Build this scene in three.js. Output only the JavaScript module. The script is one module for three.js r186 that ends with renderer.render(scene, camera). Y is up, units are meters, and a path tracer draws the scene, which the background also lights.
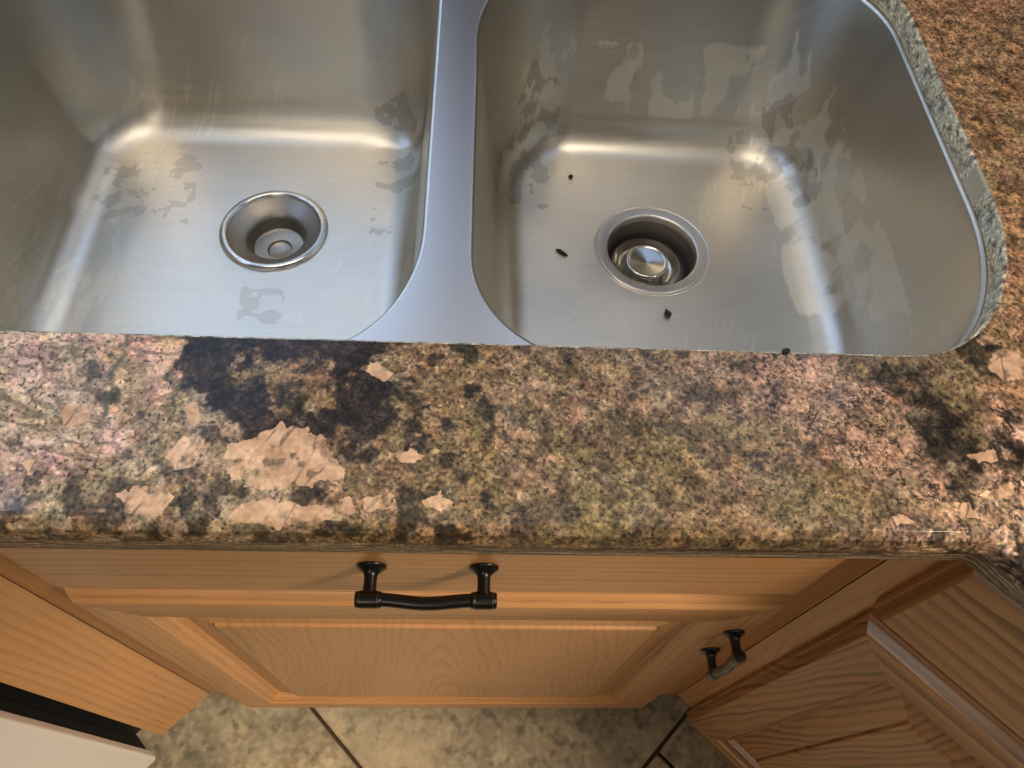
import * as THREE from 'three';
import { mergeGeometries, mergeVertices, toCreasedNormals } from 'three/addons/utils/BufferGeometryUtils.js';
import { RectAreaLightUniformsLib } from 'three/addons/lights/RectAreaLightUniformsLib.js';
RectAreaLightUniformsLib.init();

// ---------------------------------------------------------------- camera, sky, lights, exposure
const scene = new THREE.Scene();
const camera = new THREE.PerspectiveCamera(53.93, 1024 / 768, 0.02, 40);
camera.position.set(0.0246, 1.3287, 0.183);
camera.rotation.set(-1.02978, -0.10407, 0.11452, 'YXZ');
scene.add(camera);
scene.background = new THREE.Color(0.56, 0.76, 1.15);            // plain overcast sky outside the windows
const renderer = new THREE.WebGLRenderer({ antialias: true });
renderer.toneMapping = THREE.LinearToneMapping;
renderer.toneMappingExposure = 1.0;
renderer.shadowMap.enabled = true;
const WARM = new THREE.Color(1.0, 0.87, 0.71), DAY = new THREE.Color(0.52, 0.79, 1.24);
const LAMP = 23, FRONT_FILL = 9, ADDED_SPOT = 42, WINDOW_NEAR = 0.7, ADDED_WINDOW_RIGHT = 0.4, ADDED_WINDOW_FAR = 3;

// ---------------------------------------------------------------- measures (metres)
const W = 0.352;                 // half width of the sink cabinet front
const TOP = 0.914, SLAB = 0.0205, EDGE = 0.039, OVER = 0.0375;
const TOE = 0.105;
const CORNER = -1.2146;          // room corner, on the cabinet's axis
const Q = Math.SQRT1_2;
const RIGHT_TURN = -Math.PI / 4, LEFT_TURN = Math.PI / 4;   // local x runs along the cabinet row, local z points out of its fronts

// ---------------------------------------------------------------- helpers
let seed = 7;
const rnd = () => { seed = (seed * 1664525 + 1013904223) >>> 0; return seed / 4294967296; };
const clamp = (x, a = 0, b = 1) => x < a ? a : x > b ? b : x;
const mix = (a, b, t) => a + (b - a) * t;
const smooth = (a, b, x) => { const t = clamp((x - a) / (b - a)); return t * t * (3 - 2 * t); };
const taken = new Map();
function numbered(name) { const k = taken.get(name) || 0; taken.set(name, k + 1); return k ? name + '_' + String(k).padStart(3, '0') : name; }
function shade(o) { o.traverse(c => { if (c.isMesh) { c.castShadow = true; c.receiveShadow = true; } }); return o; }
function obj(name, geometry, material, parent) {
  const m = new THREE.Mesh(geometry, material); m.name = parent ? name : numbered(name);
  m.castShadow = m.receiveShadow = true; (parent || scene).add(m); return m;
}
function thing(name, label, category, pos = [0, 0, 0], turn = 0, group) {
  const g = new THREE.Group(); g.name = numbered(name); g.position.set(...pos); g.rotation.y = turn;
  g.userData = { label, category }; if (group) g.userData.group = group; scene.add(g); return g;
}
function part(name, parent) { const g = new THREE.Group(); g.name = name; parent.add(g); return g; }
function structure(o, label) { o.userData.kind = 'structure'; if (label) o.userData.label = label; return o; }

// hash noise
function hash(ix, iy, s) { let h = Math.imul(ix, 374761393) ^ Math.imul(iy, 668265263) ^ Math.imul(s, 1274126177); h = Math.imul(h ^ (h >>> 13), 1274126177); h ^= h >>> 16; return (h >>> 0) / 4294967296; }
function vn(x, y, s = 0) {
  const ix = Math.floor(x), iy = Math.floor(y), fx = x - ix, fy = y - iy, u = fx * fx * (3 - 2 * fx), v = fy * fy * (3 - 2 * fy);
  return mix(mix(hash(ix, iy, s), hash(ix + 1, iy, s), u), mix(hash(ix, iy + 1, s), hash(ix + 1, iy + 1, s), u), v);
}
function fbm(x, y, s = 0, n = 4) { let a = 0.5, t = 0, k = 0; for (let i = 0; i < n; i++) { t += a * vn(x, y, s + i); k += a; x = x * 2.03 + 11.3; y = y * 2.03 + 5.7; a *= 0.5; } return t / k; }
const cell = { f1: 0, f2: 0, id: 0 };
function worley(x, y, s) {
  const ix = Math.floor(x), iy = Math.floor(y); let f1 = 9, f2 = 9, id = 0;
  for (let j = -1; j <= 1; j++) for (let i = -1; i <= 1; i++) {
    const cx = ix + i, cy = iy + j, px = cx + hash(cx, cy, s), py = cy + hash(cx, cy, s + 1), d = (px - x) * (px - x) + (py - y) * (py - y);
    if (d < f1) { f2 = f1; f1 = d; id = hash(cx, cy, s + 2); } else if (d < f2) f2 = d;
  }
  cell.f1 = Math.sqrt(f1); cell.f2 = Math.sqrt(f2); cell.id = id; return cell;
}
function dataTexture(w, h, fn, srgb) {
  const data = new Uint8Array(w * h * 4), c = [0, 0, 0];
  for (let y = 0; y < h; y++) for (let x = 0; x < w; x++) {
    fn(x, y, c); const o = (y * w + x) * 4; data[o] = clamp(c[0], 0, 255); data[o + 1] = clamp(c[1], 0, 255); data[o + 2] = clamp(c[2], 0, 255); data[o + 3] = 255;
  }
  const t = new THREE.DataTexture(data, w, h); t.magFilter = THREE.LinearFilter; t.minFilter = THREE.LinearFilter;
  t.wrapS = t.wrapT = THREE.RepeatWrapping; if (srgb) t.colorSpace = THREE.SRGBColorSpace; t.needsUpdate = true; return t;
}

// ---------------------------------------------------------------- granite: uv in metres over x -0.36..0.66, z -0.62..0.085
const GX0 = -0.36, GX1 = 0.664, GZ0 = -0.62, GZ1 = 0.084;
const granite = (() => {
  const zones = {
    P: '-263,-73 -243,-85 -221,-32 -245,-24 -214,-49 -224,-2 -255,-48 -196,-26 -209,-9 -330,-60 -320,0',
    p: '-180,-82 -184,-61 -165,-84 -196,-83 -167,-65',
    G: '-195,-50 -146,-37 -124,-31 -147,-17 -169,-33 -132,-14 -187,7 -208,13 -228,20 -130,12 -105,23 -28,-69 -219,-66 -157,-47 -300,30',
    K: '-146,-83 -141,-88 -121,-85 -103,-88 -86,-85 -64,-89 -42,-88 -135,-59 -121,-50 -98,-40 -53,-42 -42,-31 -40,-54 -60,-46 -48,-32 -141,-73 -144,-96 -57,-76 -44,-72 -112,-44 -76,-40 -62,-32 -52,-52 -30,-62 -160,-90',
    T: '-122,-72 -89,-60 -72,-48 -72,-66 -19,-81 -5,-62 14,-78 -20,-47 0,-37 30,-60 37,-31 19,-11 43,-4 -91,-71 -94,-49 6,-24 -10,0 -25,-12 -36,6 -20,14 -30,22 -52,-14',
    M: '62,-83 82,-69 68,-46 90,-33 55,-18 79,-5 107,-54 135,-78 162,-83 189,-87 146,-59 109,-85 172,-56 136,-94 201,-76 49,-53',
    O: '104,-19 128,-13 154,-20 179,-21 204,-15 226,-2 250,4 163,6 127,7 91,8 66,14 220,-36 199,12 275,4 314,-91 341,-88 293,-91 349,-69 355,-46 182,-35',
    F: '233,-69 259,-62 278,-59 236,-51 266,-37 289,-23 274,-16 299,-38 311,-10 265,-59 214,-73 291,-10 307,3 288,-45 230,-89 256,-80',
    D: '311,-69 320,-54 330,-42 337,-32 325,-4 295,-71 304,-79 354,-32 368,-105 324,10',
    C: '364,-32 360,-4 340,9 357,22 379,-47 351,-14 320,19 374,-18 420,-10 410,20 400,50 450,30',
    B: '455,-246 481,-367 501,-484 428,-165 401,-119 388,-62 471,-513 529,-440 480,-304 443,-204 560,-200 560,-350 600,-100 520,-80 600,-500 620,-250 455,-130',
  };
  const pts = []; const kinds = Object.keys(zones);
  kinds.forEach((k, i) => zones[k].split(' ').forEach(s => { const [x, z] = s.split(',').map(Number); pts.push([x / 1000, z / 1000, i]); }));
  const crystals = [
    '-123,-4 -117,-16 -107,-22 -101,-28 -88,-34 -78,-32 -63,-22 -58,-12 -47,-3 -48,5 -64,3 -67,9 -77,6 -83,11 -95,12 -109,7',
    '-155,-10 -149,-20 -143,-26 -136,-17 -136,-4 -144,-1', '-175,17 -167,9 -150,11 -144,18 -149,27 -166,26', '-154,-42 -146,-45 -138,-35 -144,-30',
    '-113,25 -101,17 -72,20 -47,16 -44,25 -70,32 -104,32', '-50,19 -49,13 -42,12 -38,20 -42,25', '-20,-13 -12,-20 -2,-13 -10,-7', '-1,15 8,9 14,16 8,23',
    '-38,14 -24,10 -18,19 -32,23', '377,-95 392,-102 405,-101 402,-82 383,-78 375,-85', '373,-110 386,-117 390,-109 378,-103', '-225,-45 -209,-42 -204,-32 -214,-28',
    '-236,-5 -228,-8 -220,1 -230,4', '-50,-74 -38,-79 -24,-72 -33,-64', '337,-21 355,-26 358,-17 340,-12', '320,13 332,11 336,19 321,22', '345,3 359,-1 359,8 347,10', '277,20 287,18 291,24 281,28',
  ].map(s => s.split(' ').map(q => q.split(',').map(v => Number(v) / 1000)));
  const boxes = crystals.map(p => [Math.min(...p.map(q => q[0])) - 0.006, Math.max(...p.map(q => q[0])) + 0.006, Math.min(...p.map(q => q[1])) - 0.006, Math.max(...p.map(q => q[1])) + 0.006]);
  const inside = (p, x, z) => { let r = false; for (let i = 0, j = p.length - 1; i < p.length; j = i++) if ((p[i][1] > z) !== (p[j][1] > z) && x < (p[j][0] - p[i][0]) * (z - p[i][1]) / (p[j][1] - p[i][1]) + p[i][0]) r = !r; return r; };
  // mean colour of each kind of rock (sRGB), strength of its mottling, of its dark clumps and of its round fragments
  const rock = {
    P: [200, 171, 142, 0.65, 0.2, 0.35], p: [218, 176, 140, 0.5, 0.2, 0.1], G: [150, 129, 100, 0.9, 0.6, 0.9], K: [46, 37, 31, 1.3, 0.3, 0.12], T: [122, 99, 69, 1, 0.75, 0.7], M: [128, 106, 81, 1, 0.45, 0.5],
    O: [120, 101, 74, 1, 0.35, 0.25], F: [160, 128, 105, 0.8, 0.3, 0.3], D: [64, 55, 43, 1.2, 0.5, 0.4], C: [158, 129, 103, 1, 0.7, 0.8], B: [166, 128, 91, 1.1, 0.3, 0.2],
  };
  const tint = [[196, 160, 128], [182, 152, 116], [150, 132, 88], [166, 146, 126], [186, 138, 106], [158, 118, 70], [188, 170, 138]];
  const list = kinds.map(k => rock[k]), w = 2048, h = 1408;
  return dataTexture(w, h, (i, j, c) => {
    const x = GX0 + (GX1 - GX0) * (i + 0.5) / w, z = GZ0 + (GZ1 - GZ0) * (j + 0.5) / h;
    const w1 = fbm(x * 60, z * 60, 3, 3) - 0.5, w2 = fbm(x * 60, z * 60, 13, 3) - 0.5, w3 = fbm(x * 230, z * 230, 23, 3) - 0.5, w4 = fbm(x * 230, z * 230, 29, 3) - 0.5;
    const wx = x + w1 * 0.034 + w3 * 0.014, wz = z + w2 * 0.034 + w4 * 0.014;
    let sum = 0, r = 0, g = 0, b = 0, mot = 0, clump = 0, frag = 0, wP = 0, wF = 0, wC = 0;
    for (let n = 0; n < pts.length; n++) {
      const q = pts[n], dx = q[0] - wx, dz = q[1] - wz, d = dx * dx + dz * dz + 4e-6; if (d > 0.03) continue; const k = 1 / (d * d * d), o = list[q[2]]; sum += k; r += k * o[0]; g += k * o[1]; b += k * o[2]; mot += k * o[3]; clump += k * o[4]; frag += k * o[5];
      if (q[2] < 2) wP += k; else if (q[2] === 7) wF += k; else if (q[2] === 9) wC += k;
    }
    if (sum === 0) { const o = rock.B; sum = 1; r = o[0]; g = o[1]; b = o[2]; mot = o[3]; clump = o[4]; frag = o[5]; }
    r /= sum; g /= sum; b /= sum; mot /= sum; clump /= sum; frag /= sum; wP /= sum; wF /= sum; wC /= sum;
    // drifting hue: pink, olive, grey
    const h1 = (fbm(x * 48, z * 48, 33, 3) - 0.5) * 2, h2 = (fbm(x * 64, z * 64, 37, 3) - 0.5) * 2, h3 = (fbm(x * 150, z * 150, 39, 3) - 0.5) * 2;
    r *= 1 + 0.07 * h1 + 0.05 * h3; g *= 1 - 0.01 * h1 + 0.02 * h2; b *= 1 + 0.02 * h1 - 0.09 * h2 - 0.03 * h3;
    // round fragments of two sizes
    for (let k = 0; k < 2; k++) {
      const sc = k ? 190 : 95; worley((x + w3 * 0.012) * sc, (z + w4 * 0.012) * sc, 41 + k * 7);
      if (cell.id > 0.62) { const o = (1 - smooth(0.30, 0.52, cell.f1)) * frag * (k ? 0.5 : 0.72), T = tint[Math.floor(cell.id * 997) % 7]; r = mix(r, T[0], o); g = mix(g, T[1], o); b = mix(b, T[2], o); }
    }
    // net of thin dark seams in the scaly and the crystalline rock
    if (wF + wC > 0.05) { const sc = wC > wF ? 82 : 128; worley((x + w1 * 0.014 + w3 * 0.010) * sc, (z + w2 * 0.014 + w4 * 0.010) * sc * 1.3, 91); const e = (1 - smooth(0.03, 0.22, cell.f2 - cell.f1)) * smooth(0.32, 0.58, fbm(x * 120, z * 120, 97, 2)) * (wF + wC) * 0.62, lift = (cell.id - 0.4) * 0.28 * (wF * 0.5 + wC); r *= (1 + lift) * (1 - e); g *= (1 + lift) * (1 - e); b *= (1 + lift) * (1 - e); }
    if (wP > 0.05) { const u = x * 0.94 + z * 0.34 + w1 * 0.02, v = z * 0.94 - x * 0.34 + w2 * 0.012, l = fbm(u * 60, v * 330, 81, 3), e = (1 - smooth(0.34, 0.46, l)) * 0.28 * wP; r *= 1 - e; g *= 1 - e; b *= 1 - e; }
    // dark clumps, then mottling and grain
    const cl = smooth(0.54, 0.68, fbm(x * 85, z * 85, 61, 4)) * clump * 0.72; r *= 1 - cl; g *= 1 - cl; b *= 1 - cl;
    const l = 1 + mot * ((fbm(x * 170, z * 170, 66, 3) - 0.5) * 0.75 + (fbm(x * 520, z * 520, 68, 2) - 0.5) * 0.85 + (vn(i * 0.55, j * 0.55, 5) - 0.5) * 0.34);
    c[0] = r * l * 1.005; c[1] = g * l * 0.99; c[2] = b * l * 0.98;
    const sp = smooth(0.66, 0.80, fbm(x * 560, z * 560, 121, 2)) * 0.5; c[0] *= 1 - sp; c[1] *= 1 - sp; c[2] *= 1 - sp;
    // single pale crystals with a jagged rim and fissures
    const jx = x + w3 * 0.006 + w1 * 0.008, jz = z + w4 * 0.006 + w2 * 0.008;
    for (let n = 0; n < crystals.length; n++) {
      const q = boxes[n]; if (x < q[0] || x > q[1] || z < q[2] || z > q[3] || !inside(crystals[n], jx, jz)) continue;
      const tone = 0.5 + (fbm(x * 90, z * 90, 101 + n, 4) - 0.5) * 2.2, fine = 1 + (fbm(x * 420, z * 420, 105, 2) - 0.5) * 0.22, cr = Math.abs(fbm((x + z * 0.6) * 70, (z - x * 0.6) * 24, 111 + n, 3) - 0.5);
      const crack = (1 - smooth(0.006, 0.035, cr)) * smooth(0.35, 0.6, vn(x * 90, z * 90, 7)) * 0.4, op = 0.92 - 0.6 * smooth(0.52, 0.72, fbm(x * 160, z * 160, 109, 3));
      c[0] = mix(c[0], mix(198, 232, tone) * fine * (1 - crack), op); c[1] = mix(c[1], mix(154, 188, tone) * fine * (1 - crack), op); c[2] = mix(c[2], mix(116, 148, tone) * fine * (1 - crack), op);
    }
    // dark green vein by the pink block
    const vein = Math.abs(x + 0.198 + w1 * 0.012); if (vein < 0.0034 && z < -0.035 && z > -0.11) { const g = (1 - vein / 0.0034) * smooth(0.3, 0.6, vn(x * 200, z * 110, 17)); c[0] = mix(c[0], 66, g * 0.8); c[1] = mix(c[1], 70, g * 0.8); c[2] = mix(c[2], 56, g * 0.8); }
  }, true);
})();
granite.wrapS = granite.wrapT = THREE.MirroredRepeatWrapping;
const graniteUV = (x, z) => [(x - GX0) / (GX1 - GX0), (z - GZ0) / (GZ1 - GZ0)];
const M = {};
const sawnMap = dataTexture(512, 512, (i, j, c) => {
  const x = i / 512 * 0.3, z = j / 512 * 0.3, h = (fbm(x * 60, z * 60, 201, 3) - 0.5) * 2, l = 0.96 + (fbm(x * 170, z * 170, 205, 3) - 0.5) * 0.7 + (fbm(x * 520, z * 520, 207, 2) - 0.5) * 0.8, d = 1 - 0.4 * smooth(0.62, 0.78, fbm(x * 210, z * 210, 209, 3));
  c[0] = (180 + 10 * h) * l * d; c[1] = 168 * l * d; c[2] = (138 - 10 * h) * l * d;
}, true);
const layerMap = dataTexture(1024, 256, (i, j, c) => {
  const x = i / 1024 * 0.6, z = j / 256 * 0.03, l = fbm(x * 16, z * 900 + fbm(x * 40, z * 60, 5, 2) * 9, 131, 3), g = mix(84, 176, smooth(0.3, 0.75, l)) * (1 + (fbm(x * 400, z * 400, 135, 2) - 0.5) * 0.5);
  c[0] = g * 1.03; c[1] = g * 0.89; c[2] = g * 0.71;
}, true);
sawnMap.wrapS = sawnMap.wrapT = layerMap.wrapS = layerMap.wrapT = THREE.MirroredRepeatWrapping;
M.sawn = new THREE.MeshPhysicalMaterial({ map: sawnMap, roughness: 0.55 });
M.layers = new THREE.MeshPhysicalMaterial({ map: layerMap, roughness: 0.5, specularIntensity: 0.5 });
M.granite = new THREE.MeshPhysicalMaterial({ map: granite, roughness: 0.45, specularIntensity: 0.35, clearcoat: 0.3, clearcoatRoughness: 0.05 });

// ---------------------------------------------------------------- oak: 0.5 m square, grain along v
function oakTexture(s, light, dark, bold, cath) {
  return dataTexture(1024, 1024, (i, j, c) => {
    const x = (i + 0.5) / 1024 * 0.5, y = (j + 0.5) / 1024 * 0.5, per = y / 0.5;
    // seamless in both directions by mixing the noise over the wrap
    const wob = (a, b, q) => mix(fbm(x * a, y * b, q, 3), fbm(x * a, (y - 0.5) * b, q, 3), smooth(0.75, 1, per));
    const bend = (wob(10, 2.2, s) - 0.5) * (cath ? 0.05 : 0.022);
    let ring;
    if (cath) { const u = x - 0.25 + bend * 0.9; ring = Math.sqrt(u * u * 2600 + 1.5) * 2.2 + per * 6 + (wob(24, 5, s + 5) - 0.5) * 2.2; }
    else ring = (x + bend) * (bold > 0.6 ? 52 : 96) + (wob(40, 4, s + 5) - 0.5) * 1.4;
    const f = ring - Math.floor(ring), id = hash(Math.floor(ring), 3, s);
    let late = smooth(0.35, 0.92, f) * (1 - smooth(0.94, 1, f)) * (0.35 + 0.65 * id);
    const pore = smooth(0.60, 0.80, wob(900, 26, s + 9)) * (0.35 + 0.65 * late), fine = wob(420, 14, s + 15) - 0.5, broad = wob(9, 2.2, s + 21) - 0.5;
    const t = clamp(late * bold + pore * (0.30 + 0.3 * bold) + fine * 0.26 + 0.02), g = 1 + broad * 0.10 + fine * 0.06;
    for (let m = 0; m < 3; m++) c[m] = mix(light[m], dark[m], t) * g;
  }, true);
}
const oakPlain = oakTexture(11, [206, 150, 92], [134, 86, 46], 0.27, false);
const oakCath = oakTexture(31, [202, 147, 91], [146, 96, 54], 0.26, true);
const oakBold = oakTexture(51, [188, 138, 88], [108, 73, 42], 0.85, false);  // real bold grain; base colour also darkened for shade on the right cabinet
const oakBoldCath = oakTexture(71, [184, 135, 87], [108, 72, 42], 0.85, true);
const wood = (map, gloss = 0.5) => new THREE.MeshPhysicalMaterial({ map, roughness: 0.46, clearcoat: gloss, clearcoatRoughness: 0.22, bumpMap: map, bumpScale: 0.0003 });
M.oak = wood(oakPlain); M.oakCath = wood(oakCath); M.oakBold = wood(oakBold, 0.35); M.oakBoldCath = wood(oakBoldCath, 0.35);
M.bronze = new THREE.MeshPhysicalMaterial({ color: 0x16130f, roughness: 0.34, metalness: 0.35, clearcoat: 0.4, clearcoatRoughness: 0.3 });
M.worn = new THREE.MeshStandardMaterial({ color: 0x8a6a4a, roughness: 0.35, metalness: 0.9 });
M.white = new THREE.MeshPhysicalMaterial({ color: 0xe4ded4, roughness: 0.42 });
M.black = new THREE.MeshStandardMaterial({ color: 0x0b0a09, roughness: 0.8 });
M.grout = new THREE.MeshStandardMaterial({ color: 0x5a4630, roughness: 0.95 });
M.paint = new THREE.MeshStandardMaterial({ color: 0x5e4c38, roughness: 0.9 });
M.ceiling = new THREE.MeshStandardMaterial({ color: 0xc9c2b6, roughness: 0.95 });
M.crumb = new THREE.MeshStandardMaterial({ color: 0x1c1511, roughness: 0.8 });

// box with uv in metres, grain along axis 'x' or 'y' or 'z', edges eased by a small chamfer
function grainUV(g, axis, ou = rnd() * 0.5, ov = rnd() * 0.5) {
  g = g.index ? g.toNonIndexed() : g; if (!g.attributes.normal) g.computeVertexNormals();
  const p = g.attributes.position, n = g.attributes.normal, uv = new Float32Array(p.count * 2);
  for (let i = 0; i < p.count; i++) {
    const P = { x: p.getX(i), y: p.getY(i), z: p.getZ(i) }, N = { x: Math.abs(n.getX(i)), y: Math.abs(n.getY(i)), z: Math.abs(n.getZ(i)) };
    const others = ['x', 'y', 'z'].filter(a => a !== axis), end = N[axis] > 0.75, across = end ? others[0] : N[others[0]] < N[others[1]] ? others[0] : others[1];
    uv[i * 2] = (P[across] + ou) / 0.5; uv[i * 2 + 1] = ((end ? P[others[1]] * 0.3 : P[axis]) + ov) / 0.5; if (end) uv[i * 2] = (P[across] * 0.25 + ou) / 0.5;
  }
  g.setAttribute('uv', new THREE.BufferAttribute(uv, 2)); return g;
}
function box(x0, x1, y0, y1, z0, z1, axis = 'y') {
  const g = new THREE.BoxGeometry(x1 - x0, y1 - y0, z1 - z0); g.translate((x0 + x1) / 2, (y0 + y1) / 2, (z0 + z1) / 2); return grainUV(g, axis);
}
// open strip from rows of points (each row the same length)
function strip(rows, closed = false, uvOf) {
  const n = rows[0].length, pos = [], uv = [], idx = [];
  for (const r of rows) for (const q of r) { pos.push(q[0], q[1], q[2]); const t = uvOf ? uvOf(q) : [q[3] ?? 0, q[4] ?? 0]; uv.push(t[0], t[1]); }
  for (let r = 0; r < rows.length - 1; r++) for (let i = 0; i < (closed ? n : n - 1); i++) {
    const a = r * n + i, b = r * n + (i + 1) % n, c = a + n, d = b + n; idx.push(a, c, b, b, c, d);
  }
  const g = new THREE.BufferGeometry(); g.setAttribute('position', new THREE.Float32BufferAttribute(pos, 3)); g.setAttribute('uv', new THREE.Float32BufferAttribute(uv, 2)); g.setIndex(idx); g.computeVertexNormals(); return g;
}

// ---------------------------------------------------------------- the room (turned 45 degrees: the sink stands across its corner)
const ROOM = 5.4, HIGH = 2.44;
function roomMesh(name, boxes, material, label) {
  const g = mergeGeometries(boxes.map(b => { const q = new THREE.BoxGeometry(b[1] - b[0], b[3] - b[2], b[5] - b[4]); q.translate((b[0] + b[1]) / 2, (b[2] + b[3]) / 2, (b[4] + b[5]) / 2); return q; }));
  const m = obj(name, g, material); m.position.set(0, 0, CORNER); m.rotation.y = RIGHT_TURN; return structure(m, label);
}
const WINS = [{ z0: 0.10, z1: 1.06, y0: 1.00, y1: 2.28, power: WINDOW_NEAR, label: 'white framed window beside the room corner behind the sink' }, { z0: 1.14, z1: 1.80, y0: 1.04, y1: 2.12, power: ADDED_WINDOW_FAR, label: 'added unseen window over the left counter, throws blue daylight on the right bowl wall' }, { x: 1, z0: 0.10, z1: 1.06, y0: 1.48, y1: 2.28, power: ADDED_WINDOW_RIGHT, label: 'added unseen window on the right wall, for blue on the divider and right bowl' }];  // second and third windows are unseen, added for blue daylight on the sink
{ const q = WINS[2]; roomMesh('wall_right', [[-0.12, q.z0, -0.05, HIGH, -0.12, 0], [q.z1, ROOM + 0.12, -0.05, HIGH, -0.12, 0], [q.z0, q.z1, -0.05, q.y0, -0.12, 0], [q.z0, q.z1, q.y1, HIGH, -0.12, 0]], M.paint, 'tan painted kitchen wall behind the right counter'); }
{
  const [a, b] = WINS, col = (z0, z1) => [-0.12, 0, -0.05, HIGH, z0, z1], below = q => [-0.12, 0, -0.05, q.y0, q.z0, q.z1], above = q => [-0.12, 0, q.y1, HIGH, q.z0, q.z1];
  roomMesh('wall_left', [col(0, a.z0), below(a), above(a), col(a.z1, b.z0), below(b), above(b), col(b.z1, ROOM)], M.paint, 'tan painted kitchen wall with the windows');
}
roomMesh('wall_front', [[-0.12, ROOM + 0.12, -0.05, HIGH, ROOM, ROOM + 0.12]], M.paint, 'tan painted wall behind the viewer');
roomMesh('wall_side', [[ROOM, ROOM + 0.12, -0.05, HIGH, 0, ROOM]], M.paint, 'tan painted wall across the kitchen');
roomMesh('ceiling', [[-0.12, ROOM + 0.12, HIGH, HIGH + 0.12, -0.12, ROOM + 0.12]], M.ceiling, 'off-white kitchen ceiling');
WINS.forEach((WIN, i) => {
  const w = new THREE.Group(); w.name = 'window_' + (i + 1); w.position.set(0, 0, CORNER); w.rotation.y = WIN.x ? RIGHT_TURN - Math.PI / 2 : RIGHT_TURN; if (WIN.x) w.scale.z = -1; structure(w, WIN.label); scene.add(w);
  const bar = (x0, x1, y0, y1, z0, z1) => { const q = new THREE.BoxGeometry(x1 - x0, y1 - y0, z1 - z0); q.translate((x0 + x1) / 2, (y0 + y1) / 2, (z0 + z1) / 2); return q; };
  const f = 0.045;
  obj('window_frame', mergeGeometries([bar(-0.09, -0.02, WIN.y0, WIN.y0 + f, WIN.z0, WIN.z1), bar(-0.09, -0.02, WIN.y1 - f, WIN.y1, WIN.z0, WIN.z1), bar(-0.09, -0.02, WIN.y0 + f, WIN.y1 - f, WIN.z0, WIN.z0 + f), bar(-0.09, -0.02, WIN.y0 + f, WIN.y1 - f, WIN.z1 - f, WIN.z1)]), M.white, w);
  obj('pane', bar(-0.060, -0.056, WIN.y0 + f, WIN.y1 - f, WIN.z0 + f, WIN.z1 - f), new THREE.MeshPhysicalMaterial({ color: 0xffffff, roughness: 0.02, transmission: 1, thickness: 0 }), w);
  const l = new THREE.RectAreaLight(DAY, WIN.power, WIN.z1 - WIN.z0 - 2 * f, WIN.y1 - WIN.y0 - 2 * f);
  l.position.set(-0.015, (WIN.y0 + WIN.y1) / 2, (WIN.z0 + WIN.z1) / 2); l.rotation.y = -Math.PI / 2; w.add(l);
});
// floor: 18 inch stone tiles laid square to the walls, rows offset
const tileMap = dataTexture(1024, 1024, (i, j, c) => {
  const x = i / 1024, y = j / 1024, sm = (a, s, n) => { const wx = smooth(0.8, 1, x), wy = smooth(0.8, 1, y); return mix(mix(fbm(x * a, y * a, s, n), fbm((x - 1) * a, y * a, s, n), wx), mix(fbm(x * a, (y - 1) * a, s, n), fbm((x - 1) * a, (y - 1) * a, s, n), wx), wy); };
  const big = sm(7, 5, 4), mid = sm(26, 15, 4), fine = sm(120, 25, 3), t = smooth(0.3, 0.7, big), g = smooth(0.36, 0.70, sm(11, 45, 4));
  let v = 0.93 + (mid - 0.5) * 0.38 + (fine - 0.5) * 0.34;
  const pit = smooth(0.55, 0.78, sm(60, 35, 4)); v *= 1 - 0.22 * pit;
  c[0] = mix(mix(186, 208, t), 160, g * 0.5) * v; c[1] = mix(mix(168, 186, t), 154, g * 0.5) * v; c[2] = mix(mix(136, 150, t), 126, g * 0.5) * v;
}, true);
M.tile = new THREE.MeshPhysicalMaterial({ map: tileMap, roughness: 0.42, bumpMap: tileMap, bumpScale: 0.0012, clearcoat: 0.15, clearcoatRoughness: 0.3 });
{
  const floor = new THREE.Group(); floor.name = 'floor'; structure(floor, 'beige stone tile floor laid diagonally to the sink front'); scene.add(floor);
  const base = new THREE.BoxGeometry(ROOM + 0.24, 0.06, ROOM + 0.24); base.translate(ROOM / 2, -0.033, ROOM / 2);
  const b = obj('grout', base, M.grout, floor); b.position.set(0, 0, CORNER); b.rotation.y = RIGHT_TURN;
  const pitch = 0.61, gap = 0.006, size = pitch - gap, variants = [];
  for (let k = 0; k < 6; k++) {
    const sh = 0.0025, a = size / 2, rows = [[[-a, -0.006, -a], [a, -0.006, -a], [a, -0.006, a], [-a, -0.006, a]], [[-a, -0.0015, -a], [a, -0.0015, -a], [a, -0.0015, a], [-a, -0.0015, a]], [[-a + sh, 0, -a + sh], [a - sh, 0, -a + sh], [a - sh, 0, a - sh], [-a + sh, 0, a - sh]], [[0, 0, 0], [0, 0, 0], [0, 0, 0], [0, 0, 0]]].map(r => r.slice().reverse());
    const ox = rnd(), oy = rnd(); let g = strip(rows, true, q => [q[0] / 0.9 + ox, q[2] / 0.9 + oy]); variants.push(toCreasedNormals(g, 0.5));
  }
  // row boundary x+z = 0.406, joints x-z = -0.226 (near row) and 0.266 (next row)
  for (let r = -6; r <= 9; r++) for (let n = -7; n <= 7; n++) {
    const q = 0.287 - pitch / 2 + r * pitch, p = (r % 2 === 0 ? -0.160 : 0.188) + pitch / 2 + n * pitch;   // along e1 = (1,0,1)/sqrt2 and its normal (1,0,-1)/sqrt2
    const x = (p + q) * Q, z = (q - p) * Q, lx = (x * Q + (z - CORNER) * Q), lz = (-x * Q + (z - CORNER) * Q);
    if (lx < 0.3 || lz < 0.3 || lx > ROOM - 0.1 || lz > ROOM - 0.1) continue;
    const t = obj('tile', variants[Math.floor(rnd() * 6)], M.tile, floor); t.position.set(x, 0.006, z); t.rotation.y = RIGHT_TURN + (Math.floor(rnd() * 4)) * Math.PI / 2;
  }
}

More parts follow.
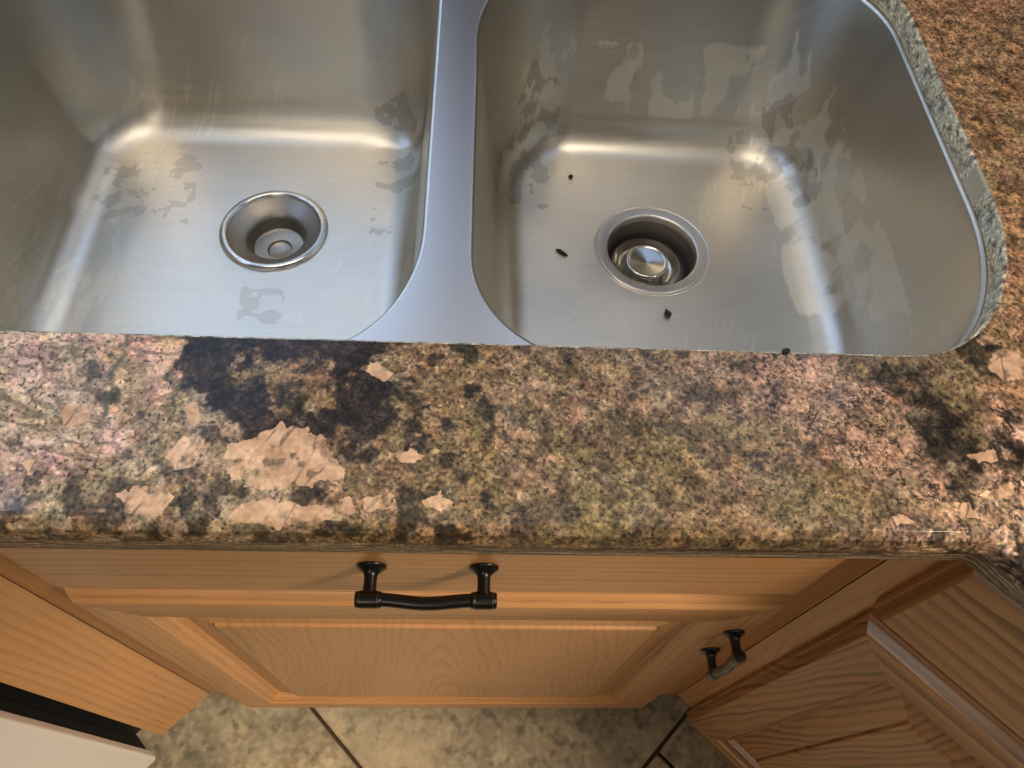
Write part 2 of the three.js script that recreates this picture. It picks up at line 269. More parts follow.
// ceiling lamps: framed diffusers
function ceilingLamp(x, z, w, d, power, label, turn = 0) {
  const t = thing('ceiling_light', label, 'ceiling light', [x, HIGH, z], turn);
  const f = 0.03, bar = (x0, x1, z0, z1) => { const q = new THREE.BoxGeometry(x1 - x0, 0.05, z1 - z0); q.translate((x0 + x1) / 2, -0.025, (z0 + z1) / 2); return q; };
  obj('lamp_frame', mergeGeometries([bar(-w / 2 - f, w / 2 + f, -d / 2 - f, -d / 2), bar(-w / 2 - f, w / 2 + f, d / 2, d / 2 + f), bar(-w / 2 - f, -w / 2, -d / 2, d / 2), bar(w / 2, w / 2 + f, -d / 2, d / 2)]), M.white, t);
  const q = new THREE.BoxGeometry(w, 0.012, d); q.translate(0, -0.03, 0);
  obj('diffuser', q, new THREE.MeshStandardMaterial({ color: 0xffffff, emissive: WARM, emissiveIntensity: 1.5, roughness: 0.6 }), t);
  const l = new THREE.RectAreaLight(WARM, power, w * 0.98, d * 0.98); l.position.set(0, -0.04, 0); l.rotation.x = -Math.PI / 2; t.add(l);
}
ceilingLamp(-0.06, -0.2, 1.2, 0.12, LAMP, 'narrow warm ceiling light above the sink');
ceilingLamp(-0.5, 1.7, 0.6, 0.5, FRONT_FILL, 'added square ceiling light in the middle of the kitchen, fill for the bowls and fronts');  // unseen lamp added to lift the bowl back walls and sink front
{
  const t = thing('added_spotlight', 'added ceiling spotlight over the right counter, narrowed to light the left cabinet fronts', 'spotlight', [1.40, HIGH, 0.74]);
  const L = pts => new THREE.LatheGeometry(pts.map(p => new THREE.Vector2(...p)), 40);
  obj('trim_ring', L([[0.192, -0.001], [0.192, -0.006], [0.186, -0.009], [0.166, -0.009], [0.161, -0.006], [0.161, -0.001]]), M.white, t);
  obj('lens', L([[0.0001, -0.004], [0.160, -0.004], [0.160, -0.001], [0.0001, -0.001]]), new THREE.MeshStandardMaterial({ color: 0xffffff, emissive: WARM, emissiveIntensity: 4, roughness: 0.5 }), t);
  const l = new THREE.SpotLight(WARM, ADDED_SPOT, 0, 0.32, 0.6, 2); l.position.set(0, -0.012, 0); l.target.position.set(-1.65, -2.29, -0.50); l.shadow.radius = 16; t.add(l, l.target);  // added spot, aimed to brighten the left fronts and leave the right dark
}

// ---------------------------------------------------------------- sink: outlines in plan
// rounded rectangle with elliptical corners; returns [x, z, nx, nz] with outward normals, going round once
function outline(x0, x1, zb, zf, c, n = 22) {
  const out = [], arc = (cx, cz, rx, rz, a0, a1) => { for (let i = 0; i <= n; i++) { const a = mix(a0, a1, i / n), px = cx + rx * Math.cos(a), pz = cz + rz * Math.sin(a); let nx = Math.cos(a) / rx, nz = Math.sin(a) / rz; const l = Math.hypot(nx, nz); out.push([px, pz, nx / l, nz / l]); } };
  const line = (m) => { const a = out[out.length - 1]; return (b) => { for (let i = 1; i < m; i++) out.push([mix(a[0], b[0], i / m), mix(a[1], b[1], i / m), a[2], a[3]]); }; };
  let go;
  arc(x1 - c.fr[0], zf - c.fr[1], ...c.fr, 0, Math.PI / 2); go = line(8); go([x0 + c.fl[0], zf]);
  arc(x0 + c.fl[0], zf - c.fl[1], ...c.fl, Math.PI / 2, Math.PI); go = line(8); go([x0, zb + c.bl[1]]);
  arc(x0 + c.bl[0], zb + c.bl[1], ...c.bl, Math.PI, Math.PI * 1.5); go = line(8); go([x1 - c.br[0], zb]);
  arc(x1 - c.br[0], zb + c.br[1], ...c.br, Math.PI * 1.5, Math.PI * 2); go = line(8); go([x1, zf - c.fr[1]]);
  return out;
}
const RIM = TOP - SLAB - 0.0006, DEEP = 0.194, FLOORY = RIM - DEEP;
const bowlRight = outline(0.0205, 0.432, -0.60, -0.0985, { fr: [0.11, 0.16], fl: [0.085, 0.094], bl: [0.12, 0.15], br: [0.11, 0.12] });
const bowlLeft = outline(-0.436, -0.0128, -0.60, -0.0985, { fr: [0.08, 0.115], fl: [0.11, 0.16], bl: [0.11, 0.12], br: [0.10, 0.09] });
const cutout = outline(-0.436, 0.432, -0.60, -0.0965, { fr: [0.11, 0.16], fl: [0.11, 0.16], bl: [0.11, 0.12], br: [0.11, 0.12] });
const toShape = (pts, off = 0, K = THREE.Shape) => { const s = new K(); pts.forEach((p, i) => { const x = p[0] + p[2] * off, z = p[1] + p[3] * off; i ? s.lineTo(x, -z) : s.moveTo(x, -z); }); s.closePath(); return s; };

// steel: one map per bowl over its unfolded skin
function bowlMaps(cx, cz, reach, stains, s) {
  const n = 1024, px = reach * 2 / n;
  const stain = new Float32Array(n * n), dark = new Float32Array(n * n), scr = new Float32Array(n * n);
  for (let j = 0; j < n; j++) for (let i = 0; i < n; i++) {
    const x = cx - reach + (i + 0.5) * px, z = cz - reach + (j + 0.5) * px, o = j * n + i; let v = 0, d = 0, sc = 0;
    for (const q of stains) {
      if (x < q.x0 || x > q.x1 || z < q.z0 || z > q.z1) continue;
      const ed = Math.min(1, Math.min(x - q.x0, q.x1 - x) / q.soft, Math.min(z - q.z0, q.z1 - z) / q.soft);
      const nn = fbm(x * q.sx, z * q.sz, s + q.k, 4); const on = smooth(q.cut, q.cut + 0.035, nn * ed + (ed - 1) * 0.3);
      if (q.dark) d = Math.max(d, on * q.amount); else v = Math.max(v, on * q.amount);
    }
    worley(x * 46, z * 46, s + 60); if (cell.id > 0.80 && cell.f1 < 0.03 + 0.12 * (cell.id - 0.80)) d = Math.max(d, 0.5 * (cell.id - 0.5));
    worley(x * 90, z * 90, s + 70); if (cell.id > 0.93 && cell.f1 < 0.05) v = Math.max(v, 0.9);
    sc = smooth(0.70, 0.78, fbm(x * 260 + z * 90, z * 24 - x * 9, s + 80, 3)) * smooth(0.45, 0.7, fbm(x * 9, z * 9, s + 85, 2));
    stain[o] = v; dark[o] = d; scr[o] = sc;
  }
  const map = dataTexture(n, n, (i, j, c) => {
    const x = cx - reach + (i + 0.5) * px, z = cz - reach + (j + 0.5) * px, o = j * n + i;
    const br = (fbm(x * 26, z * 1500, s, 2) - 0.5) * 0.06, film = (fbm(x * 11, z * 11, s + 3, 4) - 0.5) * 0.10;
    const g = 202 * (1 + br + film + scr[o] * 0.06) * (1 - 0.26 * dark[o]) * (1 + 0.09 * stain[o]); c[0] = g * 1.0; c[1] = g * 0.97; c[2] = g * 0.905;
  }, true);
  const rough = dataTexture(n, n, (i, j, c) => {
    const x = cx - reach + (i + 0.5) * px, z = cz - reach + (j + 0.5) * px, o = j * n + i;
    const g = 100 + (fbm(x * 26, z * 1500, s, 2) - 0.5) * 20 + (fbm(x * 11, z * 11, s + 3, 4) - 0.5) * 36 + 34 * stain[o] + 24 * dark[o] + 8 * scr[o]; c[0] = c[1] = c[2] = g;
  });
  map.wrapS = map.wrapT = rough.wrapS = rough.wrapT = THREE.ClampToEdgeWrapping;
  return new THREE.MeshPhysicalMaterial({ map, roughnessMap: rough, roughness: 1, metalness: 1, anisotropy: 0.5, anisotropyRotation: Math.PI / 2 });
}
M.steel = new THREE.MeshPhysicalMaterial({ color: new THREE.Color(0.68, 0.67, 0.66), roughness: 0.30, metalness: 1, anisotropy: 0.4, anisotropyRotation: Math.PI / 2 });
M.polished = new THREE.MeshPhysicalMaterial({ color: new THREE.Color(0.52, 0.49, 0.44), roughness: 0.2, metalness: 1 });
M.dullsteel = new THREE.MeshPhysicalMaterial({ color: new THREE.Color(0.30, 0.28, 0.25), roughness: 0.42, metalness: 1 });
M.flange = new THREE.MeshPhysicalMaterial({ color: new THREE.Color(0.62, 0.59, 0.54), roughness: 0.34, metalness: 1 });
M.rubber = new THREE.MeshPhysicalMaterial({ color: 0x2a2622, roughness: 0.5 });

function bowlGeometry(pts, drain, rDrain, reach, cx, cz) {
  // profile of the wall: inset from the outline and height, arc length from the floor edge upward
  const prof = []; const roll = 0.0032, draft = 0.020, fil = 0.040, lean = 0.034, wallBottom = fil;
  for (let i = 0; i <= 5; i++) { const a = i / 5 * Math.PI / 2; prof.push([roll * (1 - Math.cos(Math.PI / 2 - a)) * 0 + roll * Math.sin(a), RIM - roll * (1 - Math.cos(a))]); }
  const x1 = roll + draft, y1 = FLOORY + wallBottom;
  for (let i = 1; i <= 12; i++) prof.push([mix(roll, x1, i / 12), mix(RIM - roll, y1, i / 12)]);
  for (let i = 1; i <= 12; i++) { const a = i / 12 * Math.PI / 2; prof.push([x1 + fil * (1 - Math.cos(a)), y1 - fil * Math.sin(a)]); }
  const len = [0]; for (let i = prof.length - 1; i > 0; i--) len.unshift(0);
  for (let i = prof.length - 2; i >= 0; i--) len[i] = len[i + 1] + Math.hypot(prof[i][0] - prof[i + 1][0], prof[i][1] - prof[i + 1][1]);
  const last = prof[prof.length - 1][0], uv = (x, z) => [(x - cx + reach) / (2 * reach), (z - cz + reach) / (2 * reach)];
  const rows = prof.map((q, k) => pts.map(p => { const o = last - len[k] + lean * Math.max(0, -p[3]), [u, v] = uv(p[0] - p[2] * o, p[1] - p[3] * o); const e = q[0] + lean * Math.max(0, -p[3]) * clamp((RIM - q[1]) / (RIM - y1)); return [p[0] - p[2] * e, q[1], p[1] - p[3] * e, u, v]; }));
  const edge = pts.map(p => { const e = last + lean * Math.max(0, -p[3]); return [p[0] - p[2] * e, p[1] - p[3] * e]; });
  const N = 12;
  for (let k = 1; k <= N; k++) {
    const t = k / N, tt = 1 - Math.pow(1 - t, 1.3);
    rows.push(edge.map(e => { const a = Math.atan2(e[1] - drain[1], e[0] - drain[0]), hx = drain[0] + Math.cos(a) * rDrain, hz = drain[1] + Math.sin(a) * rDrain, x = mix(e[0], hx, tt), z = mix(e[1], hz, tt); const y = FLOORY - 0.004 * tt - (k === N ? 0.001 : 0); return [x, y, z, ...uv(x, z)]; }));
  }
  const g = strip(rows.map(r => r.slice()), true);
  return g;
}
const DL = [-0.194, -0.383], DR = [0.221, -0.374];
const sink = thing('kitchen_sink', 'stainless steel double-bowl undermount sink set in the granite countertop', 'sink');
{
  const s = toShape(outline(-0.462, 0.458, -0.628, -0.072, { fr: [0.12, 0.16], fl: [0.12, 0.16], bl: [0.12, 0.12], br: [0.12, 0.12] }), 0);
  s.holes.push(toShape(bowlRight, 0, THREE.Path), toShape(bowlLeft, 0, THREE.Path));
  const g = new THREE.ShapeGeometry(s); g.rotateX(-Math.PI / 2); g.translate(0, RIM, 0);
  const under = g.clone(); under.translate(0, -0.0012, 0); 
  obj('rim', mergeGeometries([g, under]), M.steel, sink).userData.label = 'flat brushed steel rim and divider between the two bowls';
  const mr = bowlMaps(0.226, -0.35, 0.46, [
    { x0: 0.0, x1: 0.47, z0: -0.66, z1: -0.545, soft: 0.02, sx: 38, sz: 22, cut: 0.49, k: 1, amount: 0.75 },
    { x0: 0.34, x1: 0.52, z0: -0.56, z1: -0.12, soft: 0.03, sx: 24, sz: 20, cut: 0.42, k: 2, amount: 1 },
    { x0: 0.0, x1: 0.14, z0: -0.62, z1: -0.40, soft: 0.03, sx: 60, sz: 40, cut: 0.55, k: 3, amount: 0.5, dark: 1 },
    { x0: 0.30, x1: 0.46, z0: -0.60, z1: -0.40, soft: 0.03, sx: 60, sz: 50, cut: 0.54, k: 4, amount: 0.4, dark: 1 }], 200);
  const ml = bowlMaps(-0.224, -0.35, 0.46, [
    { x0: -0.42, x1: -0.26, z0: -0.52, z1: -0.36, soft: 0.03, sx: 70, sz: 70, cut: 0.57, k: 1, amount: 0.36, dark: 1 },
    { x0: -0.11, x1: -0.01, z0: -0.58, z1: -0.36, soft: 0.02, sx: 40, sz: 60, cut: 0.56, k: 2, amount: 0.45, dark: 1 },
    { x0: -0.23, x1: -0.15, z0: -0.32, z1: -0.24, soft: 0.02, sx: 50, sz: 60, cut: 0.50, k: 3, amount: 0.3, dark: 1 },
    { x0: -0.46, x1: -0.30, z0: -0.60, z1: -0.15, soft: 0.03, sx: 60, sz: 20, cut: 0.60, k: 4, amount: 0.5 }], 300);
  obj('bowl', bowlGeometry(bowlLeft, DL, 0.052, 0.46, -0.224, -0.35), ml, sink).userData.label = 'left bowl, smudged brushed steel';
  obj('bowl', bowlGeometry(bowlRight, DR, 0.058, 0.46, 0.226, -0.35), mr, sink).userData.label = 'right bowl with pale dried water marks';
  const lathe = (pts, n = 64) => new THREE.LatheGeometry(pts.map(p => new THREE.Vector2(p[0], p[1])), n);
  const y = FLOORY - 0.005;
  // left drain: raised ring with a deep dished throat
  const dl = part('drain', sink); dl.position.set(DL[0], y, DL[1]);
  obj('flange', lathe([[0.0485, 0.0022], [0.0495, 0.0046], [0.0515, 0.0058], [0.0545, 0.0055], [0.0575, 0.003], [0.058, 0.0005], [0.0585, -0.002]]), M.polished, dl);
  obj('throat', lathe([[0.0485, 0.0022], [0.046, 0.0002], [0.039, -0.0045], [0.0335, -0.008], [0.031, -0.0105], [0.0300, -0.014], [0.0285, -0.026], [0.0260, -0.0275], [0.0140, -0.0285], [0.0125, -0.0300], [0.0120, -0.0340], [0.0001, -0.0345]]), M.dullsteel, dl);
  // right drain: wide flat flange with a groove
  const dr = part('drain', sink); dr.position.set(DR[0], y, DR[1]);
  obj('flange', lathe([[0.0490, -0.006], [0.0495, -0.001], [0.0505, 0.0012], [0.052, 0.0018], [0.0605, 0.0026], [0.0615, 0.0022], [0.0620, 0.0006], [0.0628, 0.0004], [0.0634, 0.0022], [0.0648, 0.0020], [0.0656, 0.0002], [0.066, -0.002]]), M.flange, dr);
  obj('throat', lathe([[0.0490, -0.006], [0.0485, -0.010], [0.047, -0.030], [0.041, -0.042], [0.0001, -0.045]]), M.dullsteel, dr);
}
{
  const b = thing('strainer_basket', 'round steel strainer basket with a domed centre knob, down in the right drain', 'strainer', [DR[0] - 0.001, FLOORY - 0.047, DR[1] - 0.001]);
  const L = pts => new THREE.LatheGeometry(pts.map(p => new THREE.Vector2(p[0], p[1])), 48);
  obj('cup', L([[0.0001, 0.001], [0.031, 0.001], [0.037, 0.006], [0.0395, 0.016], [0.0388, 0.017], [0.035, 0.008], [0.027, 0.005], [0.0001, 0.005]]), M.polished, b);
  obj('knob', L([[0.018, 0.005], [0.019, 0.014], [0.0235, 0.018], [0.0245, 0.021], [0.0235, 0.0235], [0.0205, 0.0235], [0.0195, 0.0215], [0.0001, 0.0195]]), M.polished, b);
}
// crumbs left in the right bowl
function crumb(x, y, z, r, sx, sz, turn, label) {
  const g = new THREE.IcosahedronGeometry(r, 1), p = g.attributes.position;
  for (let i = 0; i < p.count; i++) { const k = 0.75 + 0.5 * hash(Math.round(p.getX(i) * 3e4), Math.round(p.getY(i) * 3e4 + p.getZ(i) * 1e4), 9); p.setXYZ(i, p.getX(i) * k * sx, p.getY(i) * k * 0.6, p.getZ(i) * k * sz); }
  g.computeVertexNormals(); const o = obj('food_crumb', g, M.crumb); o.position.set(x, y + r * 0.42, z); o.rotation.y = turn; o.userData = { label, category: 'crumb', group: 'dark crumbs around the right bowl' };
}
crumb(0.2277, FLOORY - 0.001, -0.2838, 0.0042, 0.8, 1.2, 0.3, 'black crumb on the right bowl floor just in front of the drain');
crumb(0.1194, FLOORY - 0.001, -0.3618, 0.0036, 2.2, 0.5, -0.7, 'thin dark sliver on the right bowl floor, left of the drain');
crumb(0.1345, FLOORY - 0.0006, -0.478, 0.0028, 1, 1, 0.2, 'small dark crumb near the back of the right bowl floor');
crumb(0.2356, TOP, -0.0955, 0.0024, 1.3, 0.9, 0.2, 'tiny black crumb on the granite edge of the right bowl');

// ---------------------------------------------------------------- granite countertop
{
  const L = 0.72, D = OVER + 0.608, inner = W - OVER * Math.tan(Math.PI / 8), r = 0.014;
  // front path with rounded inside corners: [x, z, outward normal]
  const path = [], seg = (ax, az, bx, bz, nx, nz, m) => { for (let i = 0; i <= m; i++) path.push([mix(ax, bx, i / m), mix(az, bz, i / m), nx, nz]); };
  const tl = r * Math.tan(Math.PI / 8);
  seg(-inner - L * Q, OVER + L * Q, -inner - tl * Q, OVER + tl * Q, Q, Q, 10);
  for (let i = 1; i < 8; i++) { const a = i / 8 * Math.PI / 4, cx = -inner + tl, cz = OVER + r; const th = Math.PI / 4 + a; path.push([cx - r * Math.cos(th), cz - r * Math.sin(th), Math.cos(th), Math.sin(th)]); }
  seg(-inner + tl, OVER, inner - tl, OVER, 0, 1, 24);
  for (let i = 1; i < 8; i++) { const a = i / 8 * Math.PI / 4, cx = inner - tl, cz = OVER + r, th = Math.PI / 2 + a; path.push([cx - r * Math.cos(th), cz - r * Math.sin(th), Math.cos(th), Math.sin(th)]); }
  seg(inner + tl * Q, OVER + tl * Q, inner + L * Q, OVER + L * Q, -Q, Q, 10);
  // front profile: [outward offset from the front line, y]
  const prof = [[-0.0115, TOP], ...Array.from({ length: 12 }, (_, i) => { const a = (i + 1) / 12 * Math.PI / 2; return [-0.0115 + 0.0115 * Math.sin(a), TOP - 0.0135 * (1 - Math.cos(a))]; }), [0, TOP - 0.0165], [0, TOP - 0.0192], [-0.0008, TOP - 0.0203], [-0.0006, TOP - 0.0214], [-0.0004, TOP - 0.0240], [-0.0006, TOP - 0.0310], [-0.0018, TOP - 0.0358], [-0.0045, TOP - 0.0384], [-0.009, TOP - EDGE], [-0.03, TOP - EDGE], [-0.03, TOP - SLAB]];
  let arc = 0; const rows = prof.map((q, i) => { if (i) arc += Math.hypot(q[0] - prof[i - 1][0], q[1] - prof[i - 1][1]); return path.map(p => { const v = prof[0][0] + arc, [u, w] = graniteUV(p[0] + p[2] * v, p[1] + p[3] * v); return [p[0] + p[2] * q[0], q[1], p[1] + p[3] * q[0], u, w]; }); });
  const cut = prof.findIndex(q => q[1] === TOP - 0.0203), edge = toCreasedNormals(strip(rows.slice(0, cut + 1)), 0.9);
  const run = [0]; path.forEach((p, i) => { if (i) run.push(run[i - 1] + Math.hypot(p[0] - path[i - 1][0], p[1] - path[i - 1][1])); });
  let low = 0; const lower = toCreasedNormals(strip(prof.slice(cut).map((q, k) => { const b = prof[cut + k - 1]; if (k) low += Math.hypot(q[0] - b[0], q[1] - b[1]); return path.map((p, i) => [p[0] + p[2] * q[0], q[1], p[1] + p[3] * q[0], run[i] / 0.6, low / 0.03]); })), 0.9);
  const Lw = [-inner - L * Q - D * Q, OVER + L * Q - D * Q], Rw = [inner + L * Q + D * Q, OVER + L * Q - D * Q];
  const plate = (off, hole, y, flip) => {
    const s = new THREE.Shape(); path.forEach((p, i) => { const x = p[0] + p[2] * off, z = p[1] + p[3] * off; i ? s.lineTo(x, -z) : s.moveTo(x, -z); });
    s.lineTo(Rw[0], -Rw[1]); s.lineTo(0, -(CORNER + 0.003)); s.lineTo(Lw[0], -Lw[1]); s.closePath(); s.holes.push(toShape(cutout, hole, THREE.Path));
    let g = new THREE.ShapeGeometry(s); g.rotateX(-Math.PI / 2); g.translate(0, y, 0); const p = g.attributes.position, uv = g.attributes.uv;
    for (let i = 0; i < p.count; i++) { const [u, v] = graniteUV(p.getX(i), p.getZ(i)); uv.setXY(i, u, v); }
    if (flip) { const ix = g.index.array; for (let i = 0; i < ix.length; i += 3) { const t = ix[i]; ix[i] = ix[i + 1]; ix[i + 1] = t; } g.computeVertexNormals(); }
    return g.toNonIndexed();
  };
  const hp = [[0.0022, 0], [0.0013, 0.0003], [0.0005, 0.0011], [0, 0.0022], [0, SLAB * 0.5], [0, SLAB]]; let ha = 0; const around = [0]; cutout.forEach((p, i) => { if (i) around.push(around[i - 1] + Math.hypot(p[0] - cutout[i - 1][0], p[1] - cutout[i - 1][1])); });
  const holeRows = hp.map((q, i) => { if (i) ha += Math.hypot(q[0] - hp[i - 1][0], q[1] - hp[i - 1][1]); return cutout.map((p, k) => { const v = ha, a = around[k] / 0.3, b = v / 0.3; return [p[0] + p[2] * q[0], TOP - q[1], p[1] + p[3] * q[0], a, b]; }); });
  const hole = strip(holeRows, true).toNonIndexed();
  const o = thing('granite_countertop', 'brown, peach and black granite countertop with a polished rounded edge around the sink', 'countertop');
  obj('slab', mergeGeometries([plate(-0.0115, 0.0022, TOP), plate(-0.03, 0, TOP - SLAB, true), edge]), M.granite, o);
  obj('cutout_edge', hole, M.sawn, o).userData.label = 'pale sawn granite edge of the sink cutout';
  obj('edge_lamination', lower, M.layers, o).userData.label = 'grey layered lower strip of the front edge';
}

// ---------------------------------------------------------------- cabinet doors and drawer fronts
const RIMPROF = [[0, 0], [0, 0.0075], [0.0012, 0.0095], [0.0024, 0.0102], [0.0036, 0.0122], [0.0058, 0.0158], [0.0082, 0.0184], [0.0088, 0.0192], [0.0102, 0.0200]];
const STICK = [[0.0515, 0.0200], [0.0524, 0.0184], [0.0534, 0.0180], [0.0560, 0.0166], [0.0590, 0.0130], [0.0605, 0.0098], [0.0625, 0.0092], [0.0640, 0.0060], [0.0660, 0.0055]];
// four mitred lengths of one profile round a rectangle; side 0 bottom, 1 right, 2 top, 3 left
function mitred(x0, x1, y0, y1, prof, z, side, along, flat) {
  const ou = rnd() * 0.5, ov = rnd() * 0.5; let arc = 0; const arcs = prof.map((q, i) => (i && (arc += Math.hypot(q[0] - prof[i - 1][0], q[1] - prof[i - 1][1])), arc));
  const P = (t, end) => side === 0 ? [end ? x1 - t : x0 + t, y0 + t] : side === 2 ? [end ? x0 + t : x1 - t, y1 - t] : side === 1 ? [x1 - t, end ? y1 - t : y0 + t] : [x0 + t, end ? y0 + t : y1 - t];
  const rows = prof.map((q, k) => [0, 1].map(e => { const p = P(q[0], e), uv = flat ? [(p[0] + flat[0]) / 0.5, (p[1] + flat[1]) / 0.5] : [(arcs[k] + ou) / 0.5, (p[along === 'x' ? 0 : 1] + ov) / 0.5]; return [p[0], p[1], z + q[1], ...uv]; }));
  let g = strip(rows.map(r => r.slice().reverse()).map(r => r)); 
  // keep the faces pointing outward
  g = toCreasedNormals(g, 0.5); const n = g.attributes.normal; let up = 0; for (let i = 0; i < n.count; i++) up += n.getZ(i);
  if (up < 0) { const p = g.attributes.position.array, w = g.attributes.uv.array; for (let i = 0; i < p.length; i += 9) for (let k = 0; k < 3; k++) { const t = p[i + k]; p[i + k] = p[i + 3 + k]; p[i + 3 + k] = t; } for (let i = 0; i < w.length; i += 6) for (let k = 0; k < 2; k++) { const t = w[i + k]; w[i + k] = w[i + 2 + k]; w[i + 2 + k] = t; } g.computeVertexNormals(); g = toCreasedNormals(g, 0.5); }
  return g;
}
function drawerFront(parent, x0, x1, y0, y1, material, name = 'drawer_front') {
  const geos = [0, 1, 2, 3].map(s => mitred(x0, x1, y0, y1, RIMPROF, 0, s, 'x')), t = 0.0102;
  const f = new THREE.PlaneGeometry(x1 - x0 - 2 * t, y1 - y0 - 2 * t); f.translate((x0 + x1) / 2, (y0 + y1) / 2, 0.02); geos.push(grainUV(f, 'x'));
  const b = new THREE.PlaneGeometry(x1 - x0, y1 - y0); b.rotateY(Math.PI); b.translate((x0 + x1) / 2, (y0 + y1) / 2, 0.0004); geos.push(grainUV(b, 'x'));
  return obj(name, mergeGeometries(geos), material, parent);
}
function panelDoor(parent, x0, x1, y0, y1, mats) {
  const d = part('door', parent), prof = [...RIMPROF, ...STICK];
  ['door_rail', 'door_stile', 'door_rail', 'door_stile'].forEach((n, s) => obj(n, mitred(x0, x1, y0, y1, prof, 0, s, s % 2 ? 'y' : 'x'), s % 2 ? mats.stile : mats.rail, d));
  const pp = [[0.0645, 0.0050], [0.0670, 0.0062], [0.0940, 0.0146], [0.0946, 0.0130], [0.0960, 0.0128], [0.0972, 0.0168], [0.0990, 0.0178]];
  const ou = (x0 + x1) / 2, geos = [0, 1, 2, 3].map(s => mitred(x0, x1, y0, y1, pp, 0, s, 'y', [0.25 - ou, 0.1])), t = 0.0990;
  const f = new THREE.PlaneGeometry(x1 - x0 - 2 * t, y1 - y0 - 2 * t); f.translate(ou, (y0 + y1) / 2, 0.0178); geos.push(grainUV(f, 'y', 0.25 - ou, 0.1));
  const b = new THREE.PlaneGeometry(x1 - x0 - 0.002, y1 - y0 - 0.002); b.rotateY(Math.PI); b.translate(ou, (y0 + y1) / 2, 0.0004); geos.push(grainUV(b, 'y'));
  obj('door_panel', mergeGeometries(geos), mats.panel, d);
  return d;
}
// bow pull: two flared posts, collars and a bowed bar; built along x, standing out along z
function pull(parent, x, y, z, turn) {
  const g = part('pull_handle', parent); g.position.set(x, y, z); g.rotation.z = turn; g.userData.label = 'oil-rubbed bronze bow pull';
  const h = 0.0395, out = 0.0242;
  for (const s of [-1, 1]) {
    const post = new THREE.LatheGeometry([[0.0001, 0], [0.0098, 0], [0.0106, 0.0008], [0.0104, 0.0022], [0.0086, 0.0032], [0.0072, 0.0046], [0.0052, 0.0062], [0.0046, 0.0085], [0.0045, 0.013], [0.0047, 0.019], [0.0052, 0.0225], [0.0055, out]].map(p => new THREE.Vector2(...p)), 28);
    post.rotateX(Math.PI / 2); post.translate(s * h, 0, 0); obj('post', post, M.bronze, g);
    const col = new THREE.LatheGeometry([[0.0001, -0.0092], [0.0048, -0.0092], [0.0057, -0.0084], [0.0057, -0.0070], [0.0054, -0.0066], [0.0061, -0.0060], [0.0061, 0.0060], [0.0054, 0.0066], [0.0057, 0.0070], [0.0057, 0.0084], [0.0048, 0.0092], [0.0001, 0.0092]].map(p => new THREE.Vector2(...p)), 28);
    col.rotateZ(Math.PI / 2); col.translate(s * h, 0, out); obj('collar', col, M.bronze, g);
    for (const e of [-0.0063, 0.0063]) { const ring = new THREE.TorusGeometry(0.0057, 0.00035, 6, 28); ring.rotateY(Math.PI / 2); ring.translate(s * h + e, 0, out); obj('worn_ring', ring, M.worn, g); }
  }
  const pts = []; for (let i = 0; i <= 24; i++) { const t = i / 24 * 2 - 1; pts.push(new THREE.Vector3(t * (h - 0.006), 0, out + 0.0024 * (0.5 + 0.5 * Math.cos(Math.PI * t)))); }
  const bar = new THREE.TubeGeometry(new THREE.CatmullRomCurve3(pts), 48, 0.0048, 16); obj('bar', bar, M.bronze, g);
}

// sink cabinet
{
  const c = thing('sink_cabinet', 'honey oak sink base cabinet under the sink, false drawer above one raised panel door', 'cabinet');
  const hi = TOP - EDGE - 0.001, fw = 0.072, th = 0.019;
  obj('frame_stile', box(-W, -W + fw, TOE, hi, -th, 0), M.oak, c); obj('frame_stile', box(W - fw, W, TOE, hi, -th, 0), M.oak, c);
  obj('frame_rail', box(-W + fw, W - fw, hi - 0.045, hi, -th, 0, 'x'), M.oak, c); obj('frame_rail', box(-W + fw, W - fw, 0.69, 0.75, -th, 0, 'x'), M.oak, c); obj('frame_rail', box(-W + fw, W - fw, TOE, TOE + 0.045, -th, 0, 'x'), M.oak, c);
  obj('bottom_panel', box(-W + 0.01, W - 0.01, TOE + 0.004, TOE + 0.02, -0.5, -th - 0.001, 'x'), M.oak, c);
  obj('toe_kick', box(-W + 0.02, W - 0.02, 0.006, TOE + 0.003, -0.092, -0.075, 'x'), M.black, c);
  drawerFront(c, -0.2972, 0.2972, 0.728, 0.861, M.oak);
  panelDoor(c, -0.3030, 0.3030, 0.096, 0.700, { stile: M.oak, rail: M.oak, panel: M.oakCath });
  pull(c, -0.0028, 0.8025, 0.0198, 0); pull(c, 0.2778, 0.570, 0.0198, Math.PI / 2);
}
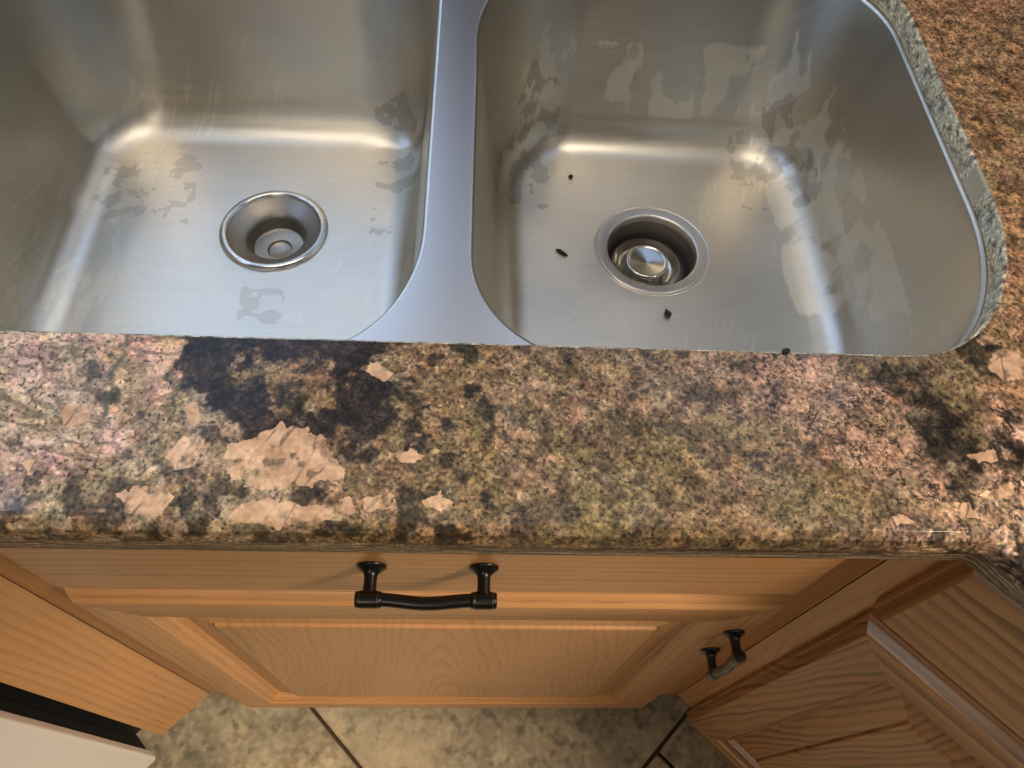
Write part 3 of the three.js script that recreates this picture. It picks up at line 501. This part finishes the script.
// right row: base cabinet
{
  const c = thing('base_cabinet', 'oak base cabinet with drawer and bold grain, right of the sink cabinet', 'cabinet', [W, 0, 0], RIGHT_TURN);
  const hi = TOP - EDGE - 0.001, th = 0.019, wide = 0.70;
  obj('frame_stile', box(0.001, 0.075, TOE, hi, -th, 0), M.oak, c); obj('frame_stile', box(wide - 0.06, wide, TOE, hi, -th, 0), M.oak, c);
  obj('frame_rail', box(0.075, wide - 0.06, hi - 0.045, hi, -th, 0, 'x'), M.oak, c); obj('frame_rail', box(0.075, wide - 0.06, 0.69, 0.75, -th, 0, 'x'), M.oak, c); obj('frame_rail', box(0.075, wide - 0.06, TOE, TOE + 0.045, -th, 0, 'x'), M.oak, c);
  obj('side_panel', box(wide - 0.018, wide, TOE, hi, -0.58, -th - 0.001), M.oak, c);
  obj('bottom_panel', box(0.03, wide - 0.02, TOE + 0.004, TOE + 0.02, -0.5, -th - 0.001, 'x'), M.oak, c);
  obj('toe_kick', box(0.04, wide, 0.006, TOE + 0.003, -0.092, -0.075, 'x'), M.black, c);
  drawerFront(c, 0.0225, 0.66, 0.7155, 0.861, M.oakBold);
  panelDoor(c, 0.0268, 0.60, 0.096, 0.700, { stile: M.oakBoldCath, rail: M.oakBold, panel: M.oakBoldCath });
}
// left row: filler panel, then the dishwasher
{
  const hi = TOP - EDGE - 0.001;
  const f = obj('filler_panel', box(-0.0815, -0.001, 0.103, hi, -0.02, 0), M.oak); f.position.set(-W, 0, 0); f.rotation.y = LEFT_TURN;
  f.userData = { label: 'plain honey oak filler panel between the sink cabinet and the dishwasher', category: 'panel' };
  const d = thing('dishwasher', 'off-white dishwasher front beyond the oak filler panel at lower left', 'dishwasher', [-W, 0, 0], LEFT_TURN);
  const rb = (x0, x1, y0, y1, z0, z1, r) => { const s = new THREE.Shape(), a = x0 + r, b = x1 - r, c = y0 + r, e = y1 - r; s.moveTo(a, y0); s.lineTo(b, y0); s.quadraticCurveTo(x1, y0, x1, c); s.lineTo(x1, e); s.quadraticCurveTo(x1, y1, b, y1); s.lineTo(a, y1); s.quadraticCurveTo(x0, y1, x0, e); s.lineTo(x0, c); s.quadraticCurveTo(x0, y0, a, y0); const g = new THREE.ExtrudeGeometry(s, { depth: z1 - z0 - 0.006, bevelSize: 0.003, bevelThickness: 0.003, bevelSegments: 3, bevelOffset: -0.003, curveSegments: 8 }); g.translate(0, 0, z0 + 0.003); return g; };
  obj('door_panel', rb(-0.70, -0.0985, 0.115, 0.74, 0.012, 0.026, 0.012), M.white, d);
  obj('control_panel', rb(-0.70, -0.0985, 0.745, 0.865, 0.012, 0.030, 0.008), M.white, d);
  const core = new THREE.BoxGeometry(0.586, 0.74, 0.024); core.translate(-0.396, 0.49, -0.0005); obj('door_shade_core', core, M.black, d);  // black core puts the shade beside the door into its colour
  const tub = new THREE.BoxGeometry(0.59, 0.755, 0.52); tub.translate(-0.400, 0.487, -0.276); obj('tub', tub, M.black, d);  // black stands for the shade in the gap beside the filler
  const kick = new THREE.BoxGeometry(0.59, 0.098, 0.018); kick.translate(-0.398, 0.056, -0.07); obj('toe_panel', kick, M.black, d);
}
shade(scene);
renderer.render(scene, camera);
